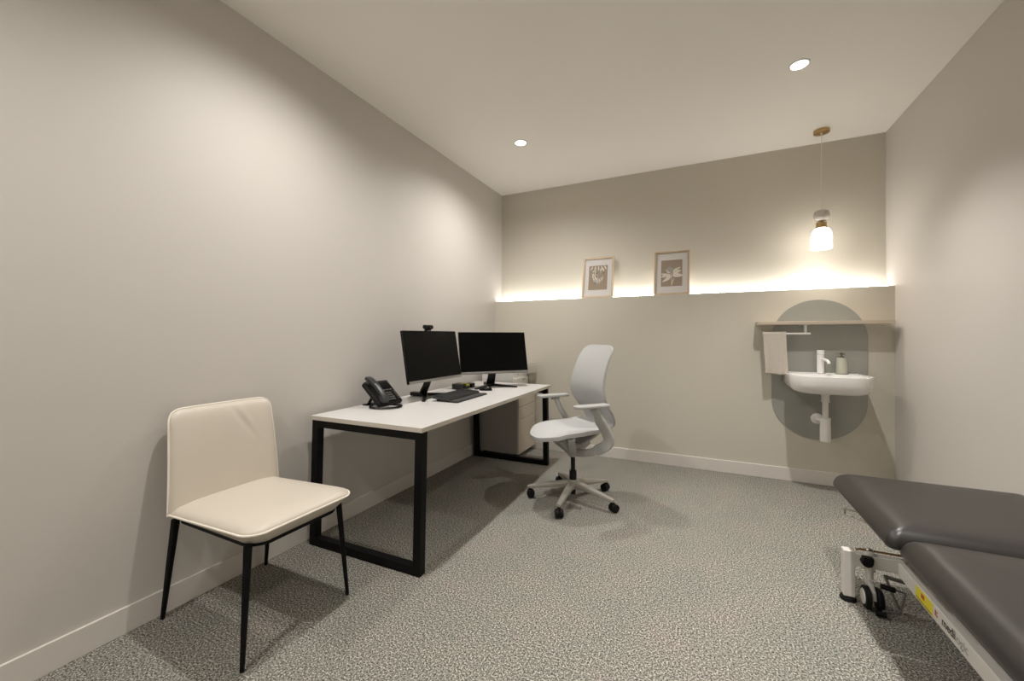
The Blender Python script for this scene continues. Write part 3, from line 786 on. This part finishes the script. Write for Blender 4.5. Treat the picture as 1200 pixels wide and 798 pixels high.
# lift arms between base and upper frame
for x in (.805, 1.05):
    MB().tube([(x + .018 - OX, 2.10 - OY, .20), (x + .018 - OX, 1.30 - OY, .375)], .01, sq=(.03, .045)).build('lift_arm', cream_steel, tc)
B(.80, .842, 2.06, 2.12, .20, .385).build('lift_bracket', cream_steel, tc, bevel=.003)
B(1.048, 1.09, 2.06, 2.12, .20, .385).build('lift_bracket', cream_steel, tc, bevel=.003)
MB().cone((.945 - OX, 1.75 - OY, .17), (.945 - OX, 1.05 - OY, .30), .028).bb(.90 - OX, .99 - OX, 1.70 - OY, 1.85 - OY, .13, .21).build('lift_motor', grey_steel, tc)
B(.82, 1.07, 1.86, 2.02, .30, .36).build('control_box', charcoal, tc, bevel=.006)
B(.82, .86, 1.98, 2.30, .222, .232).build('rail_cover', grey_steel, tc)
# castor at the far cross rail
def castor(x, y):
    ox, oy = x - OX, y - OY
    h = MB().cone((ox, oy + .035, .15), (ox, oy + .035, .236), .021).cone((ox, oy + .035, .10), (ox, oy + .035, .155), .014).build('castor_stem', cream_steel, tc)
    MB().lathe([(.0, .236), (.013, .236), (.014, .242), (.008, .247), (.0, .247)], (ox, oy + .035, 0)).build('bolt', chrome, h)
    for s in (-1, 1):
        w = MB().cone((ox + s * .012, oy, .047), (ox + s * .032, oy, .047), .047, .044, seg=28).build('castor_wheel', rubber, tc, bevel=.004)
        MB().cone((ox + s * .030, oy, .047), (ox + s * .035, oy, .047), .033, .030).build('wheel_disc', cream_steel, w)
    MB().tube([(ox, oy + .035, .12), (ox, oy + .045, .095), (ox, oy, .06), (ox, oy, .045)], .01, sq=(.022, .05)).build('castor_fork', cream_steel, tc)
castor(.672, 2.285); castor(1.20, 2.285); castor(.690, .52); castor(1.20, .52)
# lever knob on cross rail, thin brass rod, foot pedal loop
MB().cone((.655 - OX, 2.30 - OY, .20), (.655 - OX, 2.275 - OY, .198), .024, .021, seg=8).bb(.638 - OX, .675 - OX, 2.272 - OY, 2.30 - OY, .205, .222).build('clamp_knob', rubber, tc, bevel=.002)
MB().tube([(.622 - OX, 2.318 - OY, .234), (.64 - OX, 2.318 - OY, .238), (.90 - OX, 2.322 - OY, .238)], .005, seg=8).build('link_rod', brass, tc)
P_ = lambda x, y, z: (x - OX, y - OY, z)
fp = MB().tube([P_(.700, 2.262, .120), P_(.770, 2.250, .112), P_(.748, 2.235, .030), P_(.690, 2.228, .028)], .0055, seg=8).tube([P_(.715, 2.285, .150), P_(.745, 2.238, .045)], .0055, seg=8).build('foot_pedal', grey_steel, tc)
MB().tube([P_(.692, 2.260, .118), P_(.738, 2.254, .114)], .0105, seg=10).build('pedal_grip', rubber, fp)
MB().tube([P_(.715, 2.30, .145), P_(.790, 2.29, .138)], .008, seg=10).build('pedal_bar', grey_steel, fp)
MB().tube([P_(.665, 2.225, .016), P_(.700, 2.222, .016)], .011, seg=8).build('brake_pedal', rubber, tc)
# small wire lever showing past the far cushion
MB().tube([(.655 - OX, 2.60 - OY, .315), (.655 - OX, 2.60 - OY, .288), (.685 - OX, 2.575 - OY, .288), (.74 - OX, 2.45 - OY, .30)], .005, seg=8).tube([(.655 - OX, 2.60 - OY, .315), (.75 - OX, 2.48 - OY, .335)], .005, seg=8).build('release_lever', chrome, tc)
# stickers and lettering on the near base rail (faces -x)
def text_mesh(body, size, m, loc, parent, name, bold=0.0, sx=1.0):
    c = bpy.data.curves.new(name, 'FONT'); c.body = body; c.size = size; c.extrude = .0002; c.offset = bold
    tmp = bpy.data.objects.new('tmp', c); COL.objects.link(tmp); bpy.context.view_layer.update()
    me = bpy.data.meshes.new_from_object(tmp.evaluated_get(bpy.context.evaluated_depsgraph_get())); w = tmp.dimensions.x
    bpy.data.objects.remove(tmp); me.materials.clear(); me.materials.append(m); me.name = name
    me.transform(Matrix.Translation(loc) @ Matrix(((0, 0, -1, 0), (-sx, 0, 0, 0), (0, 1, 0, 0), (0, 0, 0, 1))))
    o = bpy.data.objects.new(name, me); COL.objects.link(o); o.parent = parent
    return o, w * sx
fx = .7618 - OX
st = MB().bb(fx - .0006, fx, 2.003 - OY, 2.135 - OY, .166, .214).build('warning_sticker', yellow_m, rail_l)
MB().bb(fx - .0010, fx - .0005, 2.065 - OY, 2.09 - OY, .188, .205).build('red_symbol', red_m, tc).parent = rail_l
MB().bb(fx - .0010, fx - .0005, 2.007 - OY, 2.131 - OY, .170, .173).build('sticker_rule', ink, tc).parent = rail_l
m = MB(); m.bb(fx - .0006, fx, 1.982 - OY, 1.988 - OY, .185, .205).bb(fx - .0006, fx, 1.968 - OY, 1.988 - OY, .184, .189).bb(fx - .0006, fx, 1.970 - OY, 1.983 - OY, .196, .201).build('brand_mark', red_m, rail_l)
a_, w1 = text_mesh('medi', .042, ink, (fx - .0004, 1.942 - OY, .180), rail_l, 'lettering', bold=.0006)
b_, w2 = text_mesh('logic', .042, grey_ink, (fx - .0004, 1.942 - OY - w1 - .002, .180), rail_l, 'lettering')
part(a_, 'dark lettering'); part(b_, 'grey lettering')
